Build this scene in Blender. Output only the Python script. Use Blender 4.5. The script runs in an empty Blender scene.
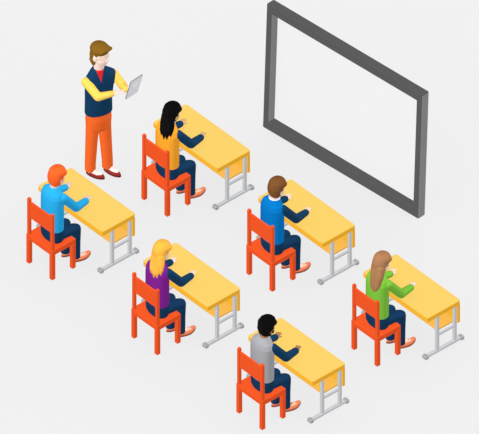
import bpy, bmesh, math, random
from mathutils import Vector, Matrix

scene = bpy.context.scene
COL = scene.collection
R = math.radians

# ------------------------------------------------------------------ camera, world, sun, exposure
YAW, ELEV = R(48.57), R(39.4)
cam_data = bpy.data.cameras.new('camera')
cam_data.type = 'ORTHO'
cam_data.ortho_scale = 4.79
cam_data.clip_end = 100
cam = bpy.data.objects.new('camera', cam_data)
COL.objects.link(cam)
away = Vector((-math.sin(YAW), math.cos(YAW), 0))
view = away * math.cos(ELEV) - Vector((0, 0, math.sin(ELEV)))
cam.location = Vector((0.719, -0.129, 0)) - view * 14
cam.rotation_euler = (R(90) - ELEV, 0, YAW)
scene.camera = cam

world = bpy.data.worlds.new('world')
scene.world = world
world.use_nodes = True
bg = world.node_tree.nodes['Background']
bg.inputs[0].default_value = (1, 1, 1, 1)
bg.inputs[1].default_value = 0.12


def add_sun(name, x, y, z):
    """studio sun without shadows; (x, y, z) points to it, its length is its irradiance / pi"""
    v = Vector((x, y, z))
    d = bpy.data.lights.new(name, 'SUN')
    d.energy = math.pi * v.length
    d.use_shadow = False
    d.angle = R(3)
    o = bpy.data.objects.new(name, d)
    COL.objects.link(o)
    o.location = v.normalized() * 9
    o.rotation_euler = v.to_track_quat('Z', 'Y').to_euler()


add_sun('key_sun', -0.18, -0.80, 0.05)
add_sun('side_sun', 0.42, -0.16, 0.05)
add_sun('back_sun', 0.26, 0.24, 0.05)
add_sun('top_sun', 0.0, 0.0, 0.91)
scene.cycles.diffuse_bounces = 0     # flat picture: no colour bleeding between things

scene.view_settings.view_transform = 'Standard'
scene.view_settings.look = 'None'
scene.view_settings.exposure = 0.0
scene.view_settings.gamma = 1.0
scene.view_settings.use_curve_mapping = False


# ------------------------------------------------------------------ materials
def lin(c):
    c /= 255.0
    return c / 12.92 if c <= 0.04045 else ((c + 0.055) / 1.055) ** 2.4


MATS = {}


def mat(name, rgb, k=0.85, rough=0.75, spec=0.05, grain=0.02, scale=40.0):
    """Principled material with a faint procedural grain round its own colour."""
    m = bpy.data.materials.new(name)
    m.use_nodes = True
    nt = m.node_tree
    b = nt.nodes['Principled BSDF']
    base = [min(0.95, lin(v) * k) for v in rgb]
    tc = nt.nodes.new('ShaderNodeTexCoord')
    nz = nt.nodes.new('ShaderNodeTexNoise')
    nz.inputs['Scale'].default_value = scale
    nz.inputs['Detail'].default_value = 3
    rp = nt.nodes.new('ShaderNodeValToRGB')
    rp.color_ramp.elements[0].position = 0.3
    rp.color_ramp.elements[1].position = 0.7
    rp.color_ramp.elements[0].color = [v * (1 - grain) for v in base] + [1]
    rp.color_ramp.elements[1].color = [min(1, v * (1 + grain)) for v in base] + [1]
    nt.links.new(tc.outputs['Object'], nz.inputs['Vector'])
    nt.links.new(nz.outputs['Fac'], rp.inputs['Fac'])
    nt.links.new(rp.outputs['Color'], b.inputs['Base Color'])
    b.inputs['Roughness'].default_value = rough
    b.inputs['Specular IOR Level'].default_value = spec
    MATS[name] = m
    return m


mat('floor_white', (241, 241, 241), 0.855, grain=0.0, scale=2)
mat('board_white', (245, 245, 245), 0.91, grain=0.0, rough=0.5)
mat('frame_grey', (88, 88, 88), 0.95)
mat('frame_lit_grey', (126, 126, 126), 1.25)  # lit copy of the frame grey: brighter side faces put into the colour
mat('laminate_yellow', (254, 214, 108), 0.86, grain=0.01)
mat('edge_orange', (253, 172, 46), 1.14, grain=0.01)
mat('shelf_amber', (254, 190, 80), 0.9, grain=0.01)
mat('steel_grey', (202, 203, 206), 0.95, rough=0.45, spec=0.3, grain=0.01)
mat('cap_grey', (165, 166, 168), 0.95, rough=0.5, spec=0.2)
mat('chair_red', (245, 88, 36), 0.93, grain=0.02)
mat('navy', (14, 54, 86), 1.15)
mat('navy_trousers', (14, 50, 82), 1.1)
mat('orange_vest', (253, 162, 44), 1.05)
mat('blue_sweater', (40, 170, 230), 0.98)
mat('purple_vest', (126, 32, 140), 1.0)
mat('blue_vest', (0, 115, 192), 1.0)
mat('grey_vest', (160, 160, 165), 1.0)
mat('green_sweater', (126, 196, 64), 0.92)
mat('collar_white', (245, 245, 245), 1.0)
mat('hair_black', (6, 5, 6), 1.0)
mat('hair_ginger', (246, 98, 38), 1.0)
mat('hair_blond', (254, 178, 66), 1.0)
mat('hair_brown', (124, 80, 42), 0.92)
mat('hair_light_brown', (174, 124, 84), 0.9)
mat('hair_teacher', (128, 92, 26), 1.0)
mat('skin_pale', (253, 218, 202), 1.02)
mat('skin_tan', (222, 180, 130), 0.95)
mat('skin_pink', (236, 204, 196), 0.95)
mat('skin_dark', (178, 132, 92), 0.95)
mat('shoe_salmon', (232, 128, 90), 0.95)
mat('sole_brown', (150, 72, 50), 0.95)
mat('sock_peach', (250, 190, 160), 0.95)
mat('shirt_yellow', (254, 208, 92), 0.98)
mat('red_cloth', (232, 38, 42), 1.0)
mat('trousers_orange', (246, 100, 38), 1.12)
mat('shoe_maroon', (150, 48, 42), 0.9)
mat('sole_maroon', (105, 28, 32), 0.95)
mat('sock_white', (255, 246, 232), 1.0)
mat('tablet_silver', (205, 205, 216), 1.4, rough=0.5, spec=0.3)
mat('tablet_edge', (135, 135, 140), 1.0, rough=0.5)
mat('tablet_glare', (250, 250, 240), 1.2, rough=0.5)  # pale colour of a reflection painted on the tablet
mat('tablet_screen', (40, 44, 52), 0.9, rough=0.2, spec=0.5)


# ------------------------------------------------------------------ object helpers
def link(name, me, m=None, parent=None, loc=None, smooth=False):
    o = bpy.data.objects.new(name, me)
    COL.objects.link(o)
    if m is not None:
        me.materials.clear()
        me.materials.append(MATS[m])
    if smooth:
        for p in me.polygons:
            p.use_smooth = True
    if parent is not None:
        o.parent = parent
    if loc is not None:
        o.location = loc
    return o


def from_bm(name, bm, m, parent=None, loc=None, smooth=False):
    bmesh.ops.recalc_face_normals(bm, faces=bm.faces)
    me = bpy.data.meshes.new(name)
    bm.to_mesh(me)
    bm.free()
    return link(name, me, m, parent, loc, smooth)


def tag(o, label, cat, group=None):
    o['label'] = label
    o['category'] = cat
    if group:
        o['group'] = group
    return o


def empty(name, loc, rz=0):
    o = bpy.data.objects.new(name, None)
    o.empty_display_size = 0.1
    COL.objects.link(o)
    o.location = loc
    o.rotation_euler = (0, 0, rz)
    return o


def copy_tree(o, parent=None):
    c = o.copy()
    COL.objects.link(c)
    if parent is not None:
        c.parent = parent
    for ch in list(o.children):
        copy_tree(ch, c)
    return c


def box(bm, x0, x1, y0, y1, z0, z1, bev=0.0):
    r = bmesh.ops.create_cube(bm, size=1.0)
    vs = r['verts']
    for v in vs:
        v.co = Vector(((x0 + x1) / 2 + v.co.x * (x1 - x0), (y0 + y1) / 2 + v.co.y * (y1 - y0),
                       (z0 + z1) / 2 + v.co.z * (z1 - z0)))
    if bev > 0:
        es = list({e for v in vs for e in v.link_edges})
        bmesh.ops.bevel(bm, geom=es, offset=bev, segments=2, profile=0.5, affect='EDGES')


def box_obj(name, m, parent, x0, x1, y0, y1, z0, z1, bev=0.003):
    bm = bmesh.new()
    box(bm, x0, x1, y0, y1, z0, z1, bev)
    return from_bm(name, bm, m, parent)


def round_rect(hx, hy, r, n=6):
    pts = []
    for cx, cy, a0 in ((hx - r, hy - r, 0), (-hx + r, hy - r, 90), (-hx + r, -hy + r, 180), (hx - r, -hy + r, 270)):
        for i in range(n + 1):
            a = R(a0 + 90 * i / n)
            pts.append((cx + r * math.cos(a), cy + r * math.sin(a)))
    return pts


def prism(bm, pts, z0, z1):
    lo = [bm.verts.new((x, y, z0)) for x, y in pts]
    hi = [bm.verts.new((x, y, z1)) for x, y in pts]
    n = len(pts)
    bm.faces.new(lo[::-1])
    bm.faces.new(hi)
    for i in range(n):
        j = (i + 1) % n
        bm.faces.new((lo[i], lo[j], hi[j], hi[i]))


def ring_prism(bm, inner, outer, z0, z1):
    n = len(inner)
    V = [[bm.verts.new((x, y, z)) for x, y in pts] for pts, z in
         ((inner, z0), (outer, z0), (outer, z1), (inner, z1))]
    for k in range(4):
        a, b = V[k], V[(k + 1) % 4]
        for i in range(n):
            j = (i + 1) % n
            bm.faces.new((a[i], a[j], b[j], b[i]))


# --- organic shapes: overlapping tapered limbs and lofts, fused by a voxel remesh
def ball(bm, c, rx, ry=None, rz=None, rot=None, sub=3):
    ry = rx if ry is None else ry
    rz = rx if rz is None else rz
    M = Matrix.Translation(Vector(c))
    if rot is not None:
        M = M @ rot
    M = M @ Matrix.Diagonal((rx, ry, rz, 1))
    bmesh.ops.create_icosphere(bm, subdivisions=sub, radius=1.0, matrix=M)


def limb(bm, pts, sub=2):
    """pts: [((x,y,z), radius), ...]: one tapered round limb."""
    for p, r in pts:
        ball(bm, p, r, sub=sub)
    for (p, r), (q, s) in zip(pts, pts[1:]):
        p, q = Vector(p), Vector(q)
        d = q - p
        if d.length < 1e-6:
            continue
        M = Matrix.Translation((p + q) / 2) @ d.to_track_quat('Z', 'Y').to_matrix().to_4x4()
        bmesh.ops.create_cone(bm, cap_ends=True, segments=20, radius1=r, radius2=s, depth=d.length, matrix=M)


def loft(bm, rings, n=28, pw=2.0):
    """rings: (cx, cy, z, rx, ry) from bottom to top."""
    prev = None
    first = None
    for cx, cy, z, rx, ry in rings:
        cur = []
        for i in range(n):
            a = 2 * math.pi * i / n
            c, s = math.cos(a), math.sin(a)
            cur.append(bm.verts.new((cx + rx * math.copysign(abs(c) ** (2 / pw), c),
                                     cy + ry * math.copysign(abs(s) ** (2 / pw), s), z)))
        if prev:
            for i in range(n):
                j = (i + 1) % n
                bm.faces.new((prev[i], prev[j], cur[j], cur[i]))
        else:
            first = cur
        prev = cur
    bm.faces.new(first[::-1])
    bm.faces.new(prev)


def fuse(bm, voxel=0.006, smooth=4, cuts=()):
    """Voxel-fuse a bmesh to one continuous skin; cuts: [(point, normal)] remove what lies along +normal."""
    bmesh.ops.recalc_face_normals(bm, faces=bm.faces)
    me = bpy.data.meshes.new('tmp')
    bm.to_mesh(me)
    bm.free()
    o = bpy.data.objects.new('tmp', me)
    COL.objects.link(o)
    r = o.modifiers.new('r', 'REMESH')
    r.mode = 'VOXEL'
    r.voxel_size = voxel
    if smooth:
        s = o.modifiers.new('s', 'SMOOTH')
        s.factor = 0.5
        s.iterations = smooth
    dg = bpy.context.evaluated_depsgraph_get()
    out = bpy.data.meshes.new_from_object(o.evaluated_get(dg))
    bpy.data.objects.remove(o)
    bpy.data.meshes.remove(me)
    if cuts:
        b = bmesh.new()
        b.from_mesh(out)
        for co, no in cuts:
            res = bmesh.ops.bisect_plane(b, geom=b.verts[:] + b.edges[:] + b.faces[:], plane_co=co, plane_no=no,
                                         clear_outer=True)
            es = [e for e in res['geom_cut'] if isinstance(e, bmesh.types.BMEdge)]
            bmesh.ops.edgeloop_fill(b, edges=es)
        b.to_mesh(out)
        b.free()
    for p in out.polygons:
        p.use_smooth = True
    return out


def shifted(me, off):
    me.transform(Matrix.Translation(-Vector(off)))
    return me


def hand(bm, wrist, fwd, up, side, s=1.0, curl=0.25, spread=1.0):
    """Five-fingered hand. fwd: pointing direction, up: back-of-hand normal,
    side: +1 if the thumb is on the (fwd x up) side, -1 otherwise."""
    f = Vector(fwd).normalized()
    u = Vector(up)
    u = (u - f * u.dot(f)).normalized()
    t = f.cross(u) * side                      # towards the thumb
    w = Vector(wrist)
    P = lambda a, b, c: w + (f * a + t * b + u * c) * s
    # palm
    for b in (0.026, 0.009, -0.009, -0.025):
        limb(bm, [(P(-0.005, b * 0.6, 0), 0.014 * s), (P(0.075, b, 0), 0.0125 * s)])
    # fingers: index to little
    for b, ln, da in ((0.028, 0.070, 0.10), (0.0095, 0.078, 0.03), (-0.0095, 0.072, -0.04), (-0.027, 0.056, -0.12)):
        p = Vector((0.078, b, 0.0))
        ang = 0.05
        pts = [(P(*p), 0.0092 * s)]
        for k, frac in enumerate((0.45, 0.32, 0.23)):
            ang += curl * (0.7 + 0.5 * k)
            p = p + Vector((math.cos(ang) * math.cos(da * spread), math.sin(da * spread), -math.sin(ang))) * ln * frac
            pts.append((P(*p), (0.0086, 0.0078, 0.0066)[k] * s))
        limb(bm, pts)
    # thumb leaves the side of the palm near its base
    limb(bm, [(P(0.018, 0.022, -0.002), 0.0125 * s), (P(0.045, 0.046, -0.008), 0.0105 * s),
              (P(0.070, 0.058, -0.013), 0.009 * s), (P(0.088, 0.060, -0.017), 0.0075 * s)])


def head(bm, c, yaw, s=1.0, pitch=0.0):
    """Face looks along local +y turned by yaw."""
    M = Matrix.Translation(Vector(c)) @ Matrix.Rotation(yaw, 4, 'Z') @ Matrix.Rotation(pitch, 4, 'X') @ Matrix.Scale(s, 4)
    b = bmesh.new()
    ball(b, (0, -0.005, 0.015), 0.076, 0.09, 0.095)
    ball(b, (0, 0.022, -0.045), 0.066, 0.066, 0.068)          # cheeks and jaw
    ball(b, (0, 0.052, -0.092), 0.030, 0.026, 0.024)          # chin
    limb(b, [((0, 0.080, 0.010), 0.009), ((0, 0.092, -0.030), 0.011)])   # nose
    for q in (-1, 1):
        ball(b, (q * 0.010, 0.086, -0.033), 0.008)            # nostril wings
        ball(b, (q * 0.031, 0.074, 0.002), 0.014, 0.009, 0.008)      # eyes, closed lids
        ball(b, (q * 0.078, -0.008, -0.018), 0.012, 0.022, 0.032)    # ears
    limb(b, [((-0.020, 0.077, -0.064), 0.005), ((0, 0.083, -0.064), 0.006), ((0.020, 0.077, -0.064), 0.005)])  # lips
    b.transform(M)
    tmp = bpy.data.meshes.new('tmp_head')
    b.to_mesh(tmp)
    b.free()
    bm.from_mesh(tmp)
    bpy.data.meshes.remove(tmp)


# ------------------------------------------------------------------ the setting
bm = bmesh.new()
box(bm, -20, 20, -20, 20, -0.1, 0.0)
fl = from_bm('floor', bm, 'floor_white')
fl['kind'] = 'structure'

# ------------------------------------------------------------------ the big whiteboard
BL = Vector((-0.187, 0.985, 0))
BR = Vector((1.925, 1.188, 0))
W = (BR - BL).length
H, D = 1.560, 0.095
brd = empty('whiteboard', (BL + BR) / 2 + Vector((0, 0, 0.004)), math.atan2((BR - BL).y, (BR - BL).x))
brd.rotation_mode = 'XYZ'
brd.rotation_euler[0] = R(-2.2)
tag(brd, 'large white board in a thick dark grey frame standing on the floor', 'whiteboard')
PW, RH = 0.068, 0.100
box_obj('top_rail', 'frame_grey', brd, -W / 2, W / 2, 0, D, H - RH, H, 0.002)
box_obj('bottom_rail', 'frame_grey', brd, -W / 2, W / 2, 0, D, 0, RH, 0.002)
for sx in (-1, 1):
    x0, x1 = sorted((sx * W / 2, sx * (W / 2 - PW)))
    post = box_obj('side_post', 'frame_grey', brd, x0, x1, 0, D, RH, H - RH, 0.0)
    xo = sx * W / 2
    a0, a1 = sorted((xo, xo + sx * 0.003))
    s = box_obj('painted_lit_side', 'frame_lit_grey', post, a0, a1, 0.002, D - 0.002, 0.002, H - 0.012, 0.0)  # added strip carrying the lit tone of the post's side face
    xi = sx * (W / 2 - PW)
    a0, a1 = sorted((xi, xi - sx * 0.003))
    s = box_obj('painted_lit_side', 'frame_lit_grey', post, a0, a1, 0.002, D - 0.008, RH, H - RH, 0.0)
    s['label'] = 'inner side of the frame, painted in a lit grey'
box_obj('board_panel', 'board_white', brd, -W / 2 + PW, W / 2 - PW, D - 0.008, D, RH, H - RH, 0.0)


# ------------------------------------------------------------------ desk
def make_desk():
    d = empty('school_desk', (0, 0, 0))
    hx, hy, top, th = 0.490, 0.224, 0.530, 0.050
    bm = bmesh.new()
    prism(bm, round_rect(hx - 0.004, hy - 0.004, 0.022), top - th, top)
    tt = from_bm('tabletop', bm, 'laminate_yellow', d)
    bm = bmesh.new()
    ring_prism(bm, round_rect(hx - 0.004, hy - 0.004, 0.022), round_rect(hx, hy, 0.026), top - th, top - 0.002)
    eb = from_bm('edge_band', bm, 'edge_orange', tt)
    eb['label'] = 'orange edge band'
    box_obj('back_panel', 'edge_orange', d, -hx + 0.004, hx - 0.004, 0.187, 0.219, 0.250, top - th, 0.004)
    box_obj('shelf', 'shelf_amber', d, -0.442, 0.442, -0.050, 0.187, 0.250, 0.272, 0.003)
    for sx in (-1, 1):
        xc = 0.460 * sx
        ft = box_obj('foot_rail', 'steel_grey', d, xc - 0.017, xc + 0.017, -0.220, 0.252, 0.004, 0.034, 0.004)
        for y in (-0.220, 0.252):
            box_obj('foot_cap', 'cap_grey', ft, xc - 0.031, xc + 0.031, y - 0.022, y + 0.022, 0.0, 0.040, 0.008)
        for y in (-0.066, 0.168):
            box_obj('leg', 'steel_grey', d, xc - 0.017, xc + 0.017, y - 0.017, y + 0.017, 0.034, top - th, 0.005)
        box_obj('cross_bar', 'steel_grey', d, xc - 0.011, xc + 0.011, -0.049, 0.151, 0.205, 0.233, 0.003)
    return d


# ------------------------------------------------------------------ chair (origin under the middle of the seat)
CH = Vector((0.045, -0.514, 0))


def make_chair():
    c = empty('wooden_chair', CH)
    X0, X1, Y0, Y1 = -0.1745, 0.1745, -0.136, 0.135
    h = 0.022
    box_obj('seat', 'chair_red', c, X0 - h, X1 + h, Y0 - h, Y1 + h, 0.312, 0.370, 0.003)
    for x in (X0, X1):
        for y in (Y0, Y1):
            box_obj('leg', 'chair_red', c, x - h, x + h, y - h, y + h, 0.0, 0.312, 0.003)
    for x in (X0, X1):
        box_obj('back_post', 'chair_red', c, x - 0.017, x + 0.017, Y0 - 0.017, Y0 + 0.017, 0.370, 0.828, 0.005)
    bm = bmesh.new()
    box(bm, X0 + 0.017, X1 - 0.017, Y0 - 0.010, Y0 + 0.008, 0.588, 0.796, 0.004)
    from_bm('backrest', bm, 'chair_red', c)
    return c


# ------------------------------------------------------------------ seated student meshes (desk-centred coordinates)
P0 = Vector((0.072, -0.515, 0.0))      # object origin: on the floor under the pelvis
HC = Vector((0.106, -0.488, 1.170))    # head centre
SR, ER, WR = (0.182, -0.478, 0.930), (0.146, -0.270, 0.668), (0.050, -0.055, 0.576)
SL, EL, WL = (-0.040, -0.492, 0.920), (-0.200, -0.280, 0.655), (-0.246, -0.068, 0.576)
KR, AR = (0.158, -0.283, 0.412), (0.156, -0.285, 0.055)
KL, AL = (0.028, -0.305, 0.412), (0.028, -0.308, 0.055)
HR, HL = (0.140, -0.500, 0.445), (0.010, -0.500, 0.445)


def student_body():
    bm = bmesh.new()
    head(bm, HC, R(-4), 0.95, R(-6))
    limb(bm, [((0.082, -0.512, 0.97), 0.050), ((0.092, -0.505, 1.09), 0.044)])
    loft(bm, [(0.072, -0.518, 0.40, 0.110, 0.070), (0.072, -0.518, 0.55, 0.115, 0.070),
              (0.072, -0.518, 0.80, 0.120, 0.070), (0.074, -0.516, 0.93, 0.115, 0.060),
              (0.078, -0.514, 0.99, 0.060, 0.045)])
    for S, E, Wr, fw, sd in ((SR, ER, WR, (-0.058, 0.090, -0.022), -1), (SL, EL, WL, (-0.050, 0.090, -0.022), 1)):
        limb(bm, [(S, 0.032), (E, 0.026), (Wr, 0.021)])
        f = Vector(fw).normalized()
        w = Vector(Wr) + f * 0.012
        hand(bm, w, f, (0, 0, 1), sd, 0.74, curl=-0.02)
    for Hh, K, A in ((HR, KR, AR), (HL, KL, AL)):
        limb(bm, [(Hh, 0.056), (K, 0.045), (A, 0.032)])
        limb(bm, [(A, 0.030), ((A[0] + 0.012, A[1] + 0.09, 0.035), 0.022)])
    return shifted(fuse(bm, 0.0050, 3), P0)


TORSO = [(0.074, -0.522, 0.490, 0.126, 0.080), (0.074, -0.522, 0.530, 0.136, 0.087), (0.074, -0.522, 0.700, 0.138, 0.088),
         (0.074, -0.522, 0.860, 0.138, 0.087), (0.074, -0.521, 0.930, 0.137, 0.084), (0.075, -0.520, 0.980, 0.120, 0.074),
         (0.080, -0.514, 1.020, 0.080, 0.060), (0.086, -0.508, 1.045, 0.055, 0.050)]


def sleeves(bm, g=0.0):
    for S, E, Wr in ((SR, ER, WR), (SL, EL, WL)):
        limb(bm, [(S, 0.048 + g), (E, 0.047 + g), (Wr, 0.036 + g)])


def wrist_cuts():
    out = []
    for E, Wr in ((ER, WR), (EL, WL)):
        out.append((Vector(Wr), (Vector(Wr) - Vector(E)).normalized()))
    return out


def make_sweater():
    bm = bmesh.new()
    loft(bm, TORSO, pw=2.3)
    sleeves(bm)
    return shifted(fuse(bm, 0.006, 5, cuts=[((0, 0, 0.525), (0, 0, -1))]), P0)


def make_shirt():
    bm = bmesh.new()
    loft(bm, [(c, d, z, a - 0.012, b - 0.010) for c, d, z, a, b in TORSO[:-2]]
         + [(0.084, -0.510, 1.000, 0.060, 0.050)], pw=2.3)
    sleeves(bm)
    return shifted(fuse(bm, 0.006, 5, cuts=[((0, 0, 0.54), (0, 0, -1))]), P0)


def make_vest():
    bm = bmesh.new()
    loft(bm, [(c, d, z, a + 0.003, b + 0.003) for c, d, z, a, b in TORSO], pw=2.3)
    return shifted(fuse(bm, 0.006, 5, cuts=[((0, 0, 0.525), (0, 0, -1))]), P0)


def make_trousers():
    bm = bmesh.new()
    loft(bm, [(0.072, -0.515, 0.371, 0.120, 0.075), (0.072, -0.517, 0.410, 0.140, 0.088),
              (0.072, -0.520, 0.480, 0.140, 0.088), (0.072, -0.520, 0.560, 0.132, 0.080)], pw=2.3)
    for Hh, K, A in ((HR, KR, AR), (HL, KL, AL)):
        limb(bm, [((Hh[0], Hh[1], 0.442), 0.068), ((K[0], K[1] - 0.04, 0.428), 0.057), (K, 0.053),
                  ((A[0], A[1], 0.25), 0.050), ((A[0], A[1], 0.03), 0.048)])
    return shifted(fuse(bm, 0.006, 5, cuts=[((0, 0, 0.048), (0, 0, -1))]), P0)


def shoe_meshes(A, yaw, ln=0.205, toe_up=0.012):
    """shoe upper, sole and the sock in its opening; foot points along +y turned by yaw."""
    M = Matrix.Translation((A[0], A[1], 0)) @ Matrix.Rotation(yaw, 4, 'Z')

    def outline(g, n=32):
        pts = []
        for i in range(n):
            a = 2 * math.pi * i / n
            y = math.sin(a)
            w = 0.040 + 0.004 * y - 0.010 * max(0, y - 0.3)
            pts.append(((w + g) * math.cos(a), -0.045 + ln / 2 + (ln / 2 + g) * y))
        return pts
    lift = lambda y: toe_up * max(0, (y - ln * 0.35) / (ln * 0.4)) ** 2
    # sole
    bs = bmesh.new()
    prism(bs, outline(0.003), 0.0, 0.012)
    for v in bs.verts:
        v.co.z += lift(v.co.y)
    bs.transform(M)
    # upper
    bu = bmesh.new()
    prev = None
    for k, (z, g, sh) in enumerate(((0.012, 0, 1), (0.022, 0.001, 1), (0.034, -0.004, 1), (0.043, -0.012, .9), (0.047, -0.020, .8))):
        cur = []
        for x, y in outline(g):
            zz = z * (1.15 if y < 0.02 else 1.0) + lift(y)
            cur.append(bu.verts.new((x, y, zz)))
        if prev:
            n = len(cur)
            for i in range(n):
                j = (i + 1) % n
                bu.faces.new((prev[i], prev[j], cur[j], cur[i]))
        else:
            bu.faces.new(cur[::-1])
        prev = cur
    bu.faces.new(prev)
    bu.transform(M)
    # sock / instep
    bk = bmesh.new()
    ball(bk, (0, ln * 0.36, 0.046), 0.027, ln * 0.30, 0.014)
    limb(bk, [((0, 0, 0.045), 0.034), ((0, 0.0, 0.075), 0.034)])
    bk.transform(M)
    out = []
    for b in (bu, bs, bk):
        out.append(b)
    return out


def add_shoes(body, org, specs, m_up, m_sole, m_sock):
    for A, yaw, ln, tu in specs:
        bu, bs, bk = shoe_meshes(A, yaw, ln, tu)
        for b in (bu, bs, bk):
            b.transform(Matrix.Translation(-Vector(org)))
        sh = from_bm('shoe', bu, m_up, body, smooth=True)
        so = from_bm('sole', bs, m_sole, sh)
        so['label'] = 'dark sole'
        sk = from_bm('sock', bk, m_sock, sh, smooth=True)
        sk['label'] = 'pale sock'


def hair_short(curly=False):
    bm = bmesh.new()
    c = HC
    ball(bm, c + Vector((0, -0.022, 0.004)), 0.084, 0.080, 0.116)
    ball(bm, c + Vector((0, 0.002, 0.052)), 0.085, 0.094, 0.074)
    ball(bm, c + Vector((-0.035, 0.054, 0.050)), 0.042, 0.036, 0.035)
    ball(bm, c + Vector((0.036, 0.052, 0.045)), 0.042, 0.036, 0.035)
    if curly:
        rnd = random.Random(5)
        for i in range(90):
            a, b = rnd.uniform(0, 2 * math.pi), rnd.uniform(-0.75, 1.2)
            d = Vector((math.cos(a) * math.cos(b) * 0.082, math.sin(a) * math.cos(b) * 0.080 - 0.012, math.sin(b) * 0.112 + 0.008))
            if d.y > 0.03 and d.z < 0.04:
                continue
            ball(bm, c + d, rnd.uniform(0.013, 0.019), sub=2)
    return shifted(fuse(bm, 0.005, 2 if curly else 4), P0)


def hair_long(tips=True):
    bm = bmesh.new()
    c = HC
    ball(bm, c + Vector((0, -0.024, 0.004)), 0.085, 0.081, 0.116)
    ball(bm, c + Vector((0, 0.002, 0.052)), 0.086, 0.094, 0.074)
    ball(bm, c + Vector((-0.035, 0.054, 0.050)), 0.042, 0.036, 0.035)
    ball(bm, c + Vector((0.036, 0.052, 0.045)), 0.042, 0.036, 0.035)
    if tips:
        S = [(0.082, -0.609, 0.922), (0.122, -0.612, 0.893), (0.160, -0.606, 0.908), (0.196, -0.586, 0.955)]
        for i, (x, y, z) in enumerate(S):
            f = i / 3 - 0.5
            limb(bm, [((c.x + f * 0.075 + 0.008, -0.545, 1.15), 0.044), ((c.x + f * 0.11 + 0.022, -0.572, 1.06), 0.036),
                      ((x + 0.004, y + 0.003, z + 0.075), 0.023), ((x, y, z), 0.003)])
    else:
        for i in range(5):
            f = i / 4 - 0.5
            limb(bm, [((c.x + f * 0.075 + 0.008, -0.545, 1.15), 0.046), ((c.x + f * 0.085 + 0.018, -0.570, 1.06), 0.040),
                      ((0.122 + f * 0.075, -0.596, 0.95), 0.028),
                      ((0.118 + f * 0.055, -0.602, 0.885 + 0.10 * f * f), 0.022)])
    return shifted(fuse(bm, 0.0055, 4 if not tips else 3), P0)


def make_collar():
    bm = bmesh.new()
    prev = None
    first = None
    n = 32
    prof = ((1.032, 0.059), (1.050, 0.055), (1.050, 0.050), (1.030, 0.050))
    rings = []
    for z, r in prof:
        rings.append([bm.verts.new((0.087 + r * 1.05 * math.cos(2 * math.pi * i / n),
                                    -0.506 + r * math.sin(2 * math.pi * i / n), z)) for i in range(n)])
    for k in range(4):
        a, b = rings[k], rings[(k + 1) % 4]
        for i in range(n):
            j = (i + 1) % n
            bm.faces.new((a[i], a[j], b[j], b[i]))
    bm.transform(Matrix.Translation(-P0))
    return bm


MESH = dict(body=student_body(), sweater=make_sweater(), shirt=make_shirt(), vest=make_vest(), trousers=make_trousers(),
            short=hair_short(), curly=hair_short(True), long=hair_long(True), straight=hair_long(False))

# ------------------------------------------------------------------ place the six desks, chairs and students
COLV = Vector((1.580, 0.006, 0))
ROWV = Vector((-0.011, -1.524, 0))
people = [
    # column, row, label, skin, hair mesh, hair material, top, top material, collar
    (0, 0, 'seated person with long black hair in an orange vest, hands on desk', 'skin_tan', 'long', 'hair_black', 'vest', 'orange_vest', True,
     'the person in the orange vest'),
    (0, 1, 'seated person with short ginger hair in a light blue sweater, hands on desk', 'skin_pink', 'short', 'hair_ginger', 'sweater',
     'blue_sweater', False, 'the ginger-haired person in light blue'),
    (1, 1, 'seated person with long blond hair in a purple vest, hands on desk', 'skin_pale', 'long', 'hair_blond', 'vest', 'purple_vest', False,
     'the blond person in the purple vest'),
    (1, 0, 'seated person with short brown hair in a bright blue vest, hands on desk', 'skin_pale', 'short', 'hair_brown', 'vest', 'blue_vest', True,
     'the brown-haired person in the blue vest'),
    (2, 1, 'seated person with short black hair in a grey vest, hands on desk', 'skin_dark', 'curly', 'hair_black', 'vest', 'grey_vest', False,
     'the person in the grey vest'),
    (2, 0, 'seated person with long straight brown hair in a green sweater, hands on desk', 'skin_pale', 'straight', 'hair_light_brown', 'sweater',
     'green_sweater', False, 'the person in the green sweater'),
]
desk0, chair0 = make_desk(), make_chair()
for i, (cx, ry, lab, skin, hk, hm, top, topm, collar, who) in enumerate(people):
    off = COLV * cx + ROWV * ry
    d = desk0 if i == 0 else copy_tree(desk0)
    c = chair0 if i == 0 else copy_tree(chair0)
    d.location = off
    c.location = CH + off
    tag(d, 'yellow desk with grey metal legs, in front of ' + who, 'desk', 'school desks in two rows')
    tag(c, 'red-orange wooden chair with a slat back, under ' + who, 'chair', 'red chairs at the desks')
    b = link('person', MESH['body'].copy(), skin, None, P0 + off)
    tag(b, lab, 'person', 'students seated at desks')
    link('hair', MESH[hk].copy(), hm, b)
    if top == 'sweater':
        link('sweater', MESH['sweater'].copy(), topm, b)
    else:
        link('shirt', MESH['shirt'].copy(), 'navy', b)
        link('vest', MESH['vest'].copy(), topm, b)
    if collar:
        from_bm('collar', make_collar(), 'collar_white', b, smooth=True)
    link('trousers', MESH['trousers'].copy(), 'navy_trousers', b)
    add_shoes(b, P0, ((AR, R(-12), 0.215, 0.022), (AL, R(-4), 0.215, 0.022)), 'shoe_salmon', 'sole_brown', 'sock_peach')

# ------------------------------------------------------------------ the standing teacher (own frame: faces +y, his right is +x)
T0 = Vector((-0.758, -0.7065, 0))
TROT = R(-104.5)
FR, FL = (0.092, 0.0, 0), (-0.085, 0.030, 0)
tSR, tER, tWR = (0.146, 0.005, 1.215), (0.094, 0.175, 1.120), (-0.048, 0.205, 1.132)
tSL, tEL, tWL = (-0.168, 0.005, 1.205), (-0.222, 0.095, 1.095), (-0.195, 0.225, 1.150)
tHC = Vector((-0.006, 0.030, 1.530))
HY = R(26)

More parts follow.
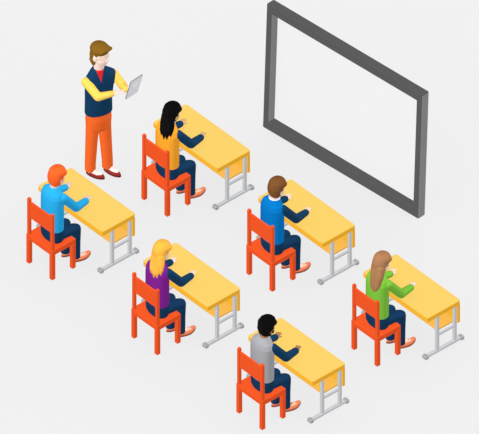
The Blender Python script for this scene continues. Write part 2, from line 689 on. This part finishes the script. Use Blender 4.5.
bm = bmesh.new()
head(bm, tHC, HY, 1.04, R(-6))
limb(bm, [((0, 0.0, 1.24), 0.056), ((-0.003, 0.012, 1.44), 0.050)])
loft(bm, [(0, 0, 0.62, 0.110, 0.075), (0, 0, 0.80, 0.115, 0.075), (0, 0, 1.05, 0.125, 0.08), (0, 0, 1.20, 0.125, 0.07),
          (0, 0, 1.27, 0.06, 0.05)])
limb(bm, [(tSR, 0.034), (tER, 0.030), (tWR, 0.023)])
limb(bm, [(tSL, 0.034), (tEL, 0.030), (tWL, 0.023)])
hand(bm, Vector(tWR) + Vector((-0.012, 0.004, 0.004)), (-0.9, 0.30, 0.22), (0.1, -0.1, 0.95), -1, 0.80, curl=0.25)
hand(bm, Vector(tWL) + Vector((-0.006, 0.008, 0.0)), (-0.80, 0.20, 0.15), (0.1, 0.9, 0.1), 1, 0.80, curl=0.15)
for F in (FR, FL):
    limb(bm, [((F[0] * 0.80, F[1] * 0.3, 0.64), 0.058), ((F[0] * 0.92, F[1] * 0.7, 0.36), 0.045), ((F[0], F[1], 0.07), 0.034)])
    limb(bm, [((F[0], F[1], 0.06), 0.032), ((F[0] - 0.045, F[1] + 0.085, 0.035), 0.024)])
tb = link('person', fuse(bm, 0.0050, 3), 'skin_pale', None, T0)
tb.rotation_euler = (0, 0, TROT)
tag(tb, 'standing person in a navy vest and orange trousers, holding a tablet', 'person')

# hair
bm = bmesh.new()
b = bmesh.new()
ball(b, (0, -0.014, 0.066), 0.090, 0.096, 0.066)
ball(b, (0, -0.044, -0.005), 0.077, 0.062, 0.092)
ball(b, (0.0, 0.050, 0.092), 0.066, 0.040, 0.026)
limb(b, [((0.060, 0.050, 0.078), 0.016), ((0.0, 0.080, 0.092), 0.016), ((-0.060, 0.072, 0.078), 0.017)])
for q in (-1, 1):
    limb(b, [((q * 0.078, -0.020, 0.060), 0.018), ((q * 0.080, 0.010, 0.030), 0.010)])
    limb(b, [((q * 0.052, -0.048, -0.05), 0.034), ((q * 0.060, -0.030, -0.092), 0.020)])
b.transform(Matrix.Translation(tHC) @ Matrix.Rotation(HY, 4, 'Z') @ Matrix.Rotation(R(-4), 4, 'X') @ Matrix.Scale(1.06, 4))
tmp = bpy.data.meshes.new('t')
b.to_mesh(tmp)
b.free()
bm.from_mesh(tmp)
bpy.data.meshes.remove(tmp)
link('hair', fuse(bm, 0.005, 3), 'hair_teacher', tb)

# yellow shirt
bm = bmesh.new()
loft(bm, [(0, 0, 0.78, 0.128, 0.085), (0, 0, 1.05, 0.136, 0.088), (0, 0, 1.20, 0.132, 0.078), (0, 0.0, 1.255, 0.07, 0.058)], pw=2.3)
limb(bm, [(tSR, 0.047), (tER, 0.045), (tWR, 0.032)])
limb(bm, [(tSL, 0.047), (tEL, 0.046), (tWL, 0.034)])
link('shirt', fuse(bm, 0.006, 4), 'shirt_yellow', tb)
# vest
VEST = [(0, 0, 0.70, 0.140, 0.096), (0, 0, 0.80, 0.145, 0.100), (0, 0, 0.95, 0.142, 0.100), (-0.008, 0, 1.10, 0.152, 0.098),
        (-0.026, 0, 1.19, 0.168, 0.090), (-0.026, 0, 1.245, 0.160, 0.080), (-0.004, 0.0, 1.315, 0.090, 0.066), (-0.002, 0.004, 1.345, 0.060, 0.060)]
bm = bmesh.new()
loft(bm, VEST, pw=2.3)
vm = fuse(bm, 0.006, 4, cuts=[((0, 0, 0.785), (0, 0, -1))])
vest = link('vest', vm, 'navy', tb)
# red neck cloth filling the V of the vest
b = bmesh.new()
b.from_mesh(vm)
TIP, TOPZ, HWID = 1.210, 1.345, 0.036
for no, co in (((1, 0, -HWID / (TOPZ - TIP)), (0.012, 0, TIP)), ((-1, 0, -HWID / (TOPZ - TIP)), (0.012, 0, TIP)), ((0, -1, 0), (0, 0.01, 0))):
    bmesh.ops.bisect_plane(b, geom=b.verts[:] + b.edges[:] + b.faces[:], plane_co=co, plane_no=Vector(no).normalized(), clear_outer=True)
b.normal_update()
for v in b.verts:
    v.co += v.normal * 0.003
ext = bmesh.ops.extrude_face_region(b, geom=b.faces[:])
for v in [g for g in ext['geom'] if isinstance(g, bmesh.types.BMVert)]:
    v.co.y -= 0.006
from_bm('neck_scarf', b, 'red_cloth', tb, smooth=True)['label'] = 'red scarf filling the V neck'
# trousers
bm = bmesh.new()
loft(bm, [(0, 0, 0.56, 0.105, 0.070), (0, 0, 0.60, 0.132, 0.088), (0, 0, 0.70, 0.138, 0.094), (0, 0, 0.80, 0.130, 0.085)], pw=2.3)
for F in (FR, FL):
    limb(bm, [((F[0] * 0.72, F[1] * 0.2, 0.62), 0.070), ((F[0] * 0.86, F[1] * 0.5, 0.40), 0.062), ((F[0], F[1], 0.12), 0.056), ((F[0], F[1], 0.03), 0.056)])
link('trousers', fuse(bm, 0.006, 4, cuts=[((0, 0, 0.058), (0, 0, -1))]), 'trousers_orange', tb)
add_shoes(tb, (0, 0, 0), (((FR[0], FR[1]), R(32), 0.210, 0.0), ((FL[0], FL[1]), R(24), 0.215, 0.0)),
          'shoe_maroon', 'sole_maroon', 'sock_white')

# ------------------------------------------------------------------ tablet in the teacher's hands
def rt(r, t, z):
    return Vector((0.6616 * r + 0.7498 * t, 0.7498 * r - 0.6616 * t, z))


ctr = Vector((T0.x, T0.y, 0)) + rt(0.355, 0.162, 1.222)
av = rt(0.055, 0.0536, 0.27)
bv = rt(0.115, -0.118, 0.0)
ya = av.normalized()
xa = bv.normalized()
za = xa.cross(ya).normalized()
ya = za.cross(xa)
tab = empty('tablet', ctr)
M3 = Matrix((xa, ya, za)).transposed()
tab.rotation_euler = M3.to_euler()
tag(tab, 'thin silver tablet held up by the standing person', 'tablet')
tw, tl = bv.length / 2, 0.138
bm = bmesh.new()
prism(bm, round_rect(tw, tl, 0.010), -0.005, 0.004)
from_bm('case', bm, 'tablet_silver', tab)
bm = bmesh.new()
ring_prism(bm, round_rect(tw, tl, 0.010), round_rect(tw + 0.003, tl + 0.003, 0.012), -0.005, 0.004)
from_bm('rim', bm, 'tablet_edge', tab)['label'] = 'darker grey rim'
bm = bmesh.new()
prism(bm, round_rect(tw - 0.008, tl - 0.012, 0.006), -0.0065, -0.005)
from_bm('screen', bm, 'tablet_screen', tab)['label'] = 'dark glass screen'
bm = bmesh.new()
prism(bm, [(0.012 + x, 0.02 + y) for x, y in round_rect(0.030, 0.034, 0.026)], 0.004, 0.0048)  # reflection on the tablet back, modelled as a thin pale patch
from_bm('painted_glare', bm, 'tablet_glare', tab)['label'] = 'pale reflection painted on the back'
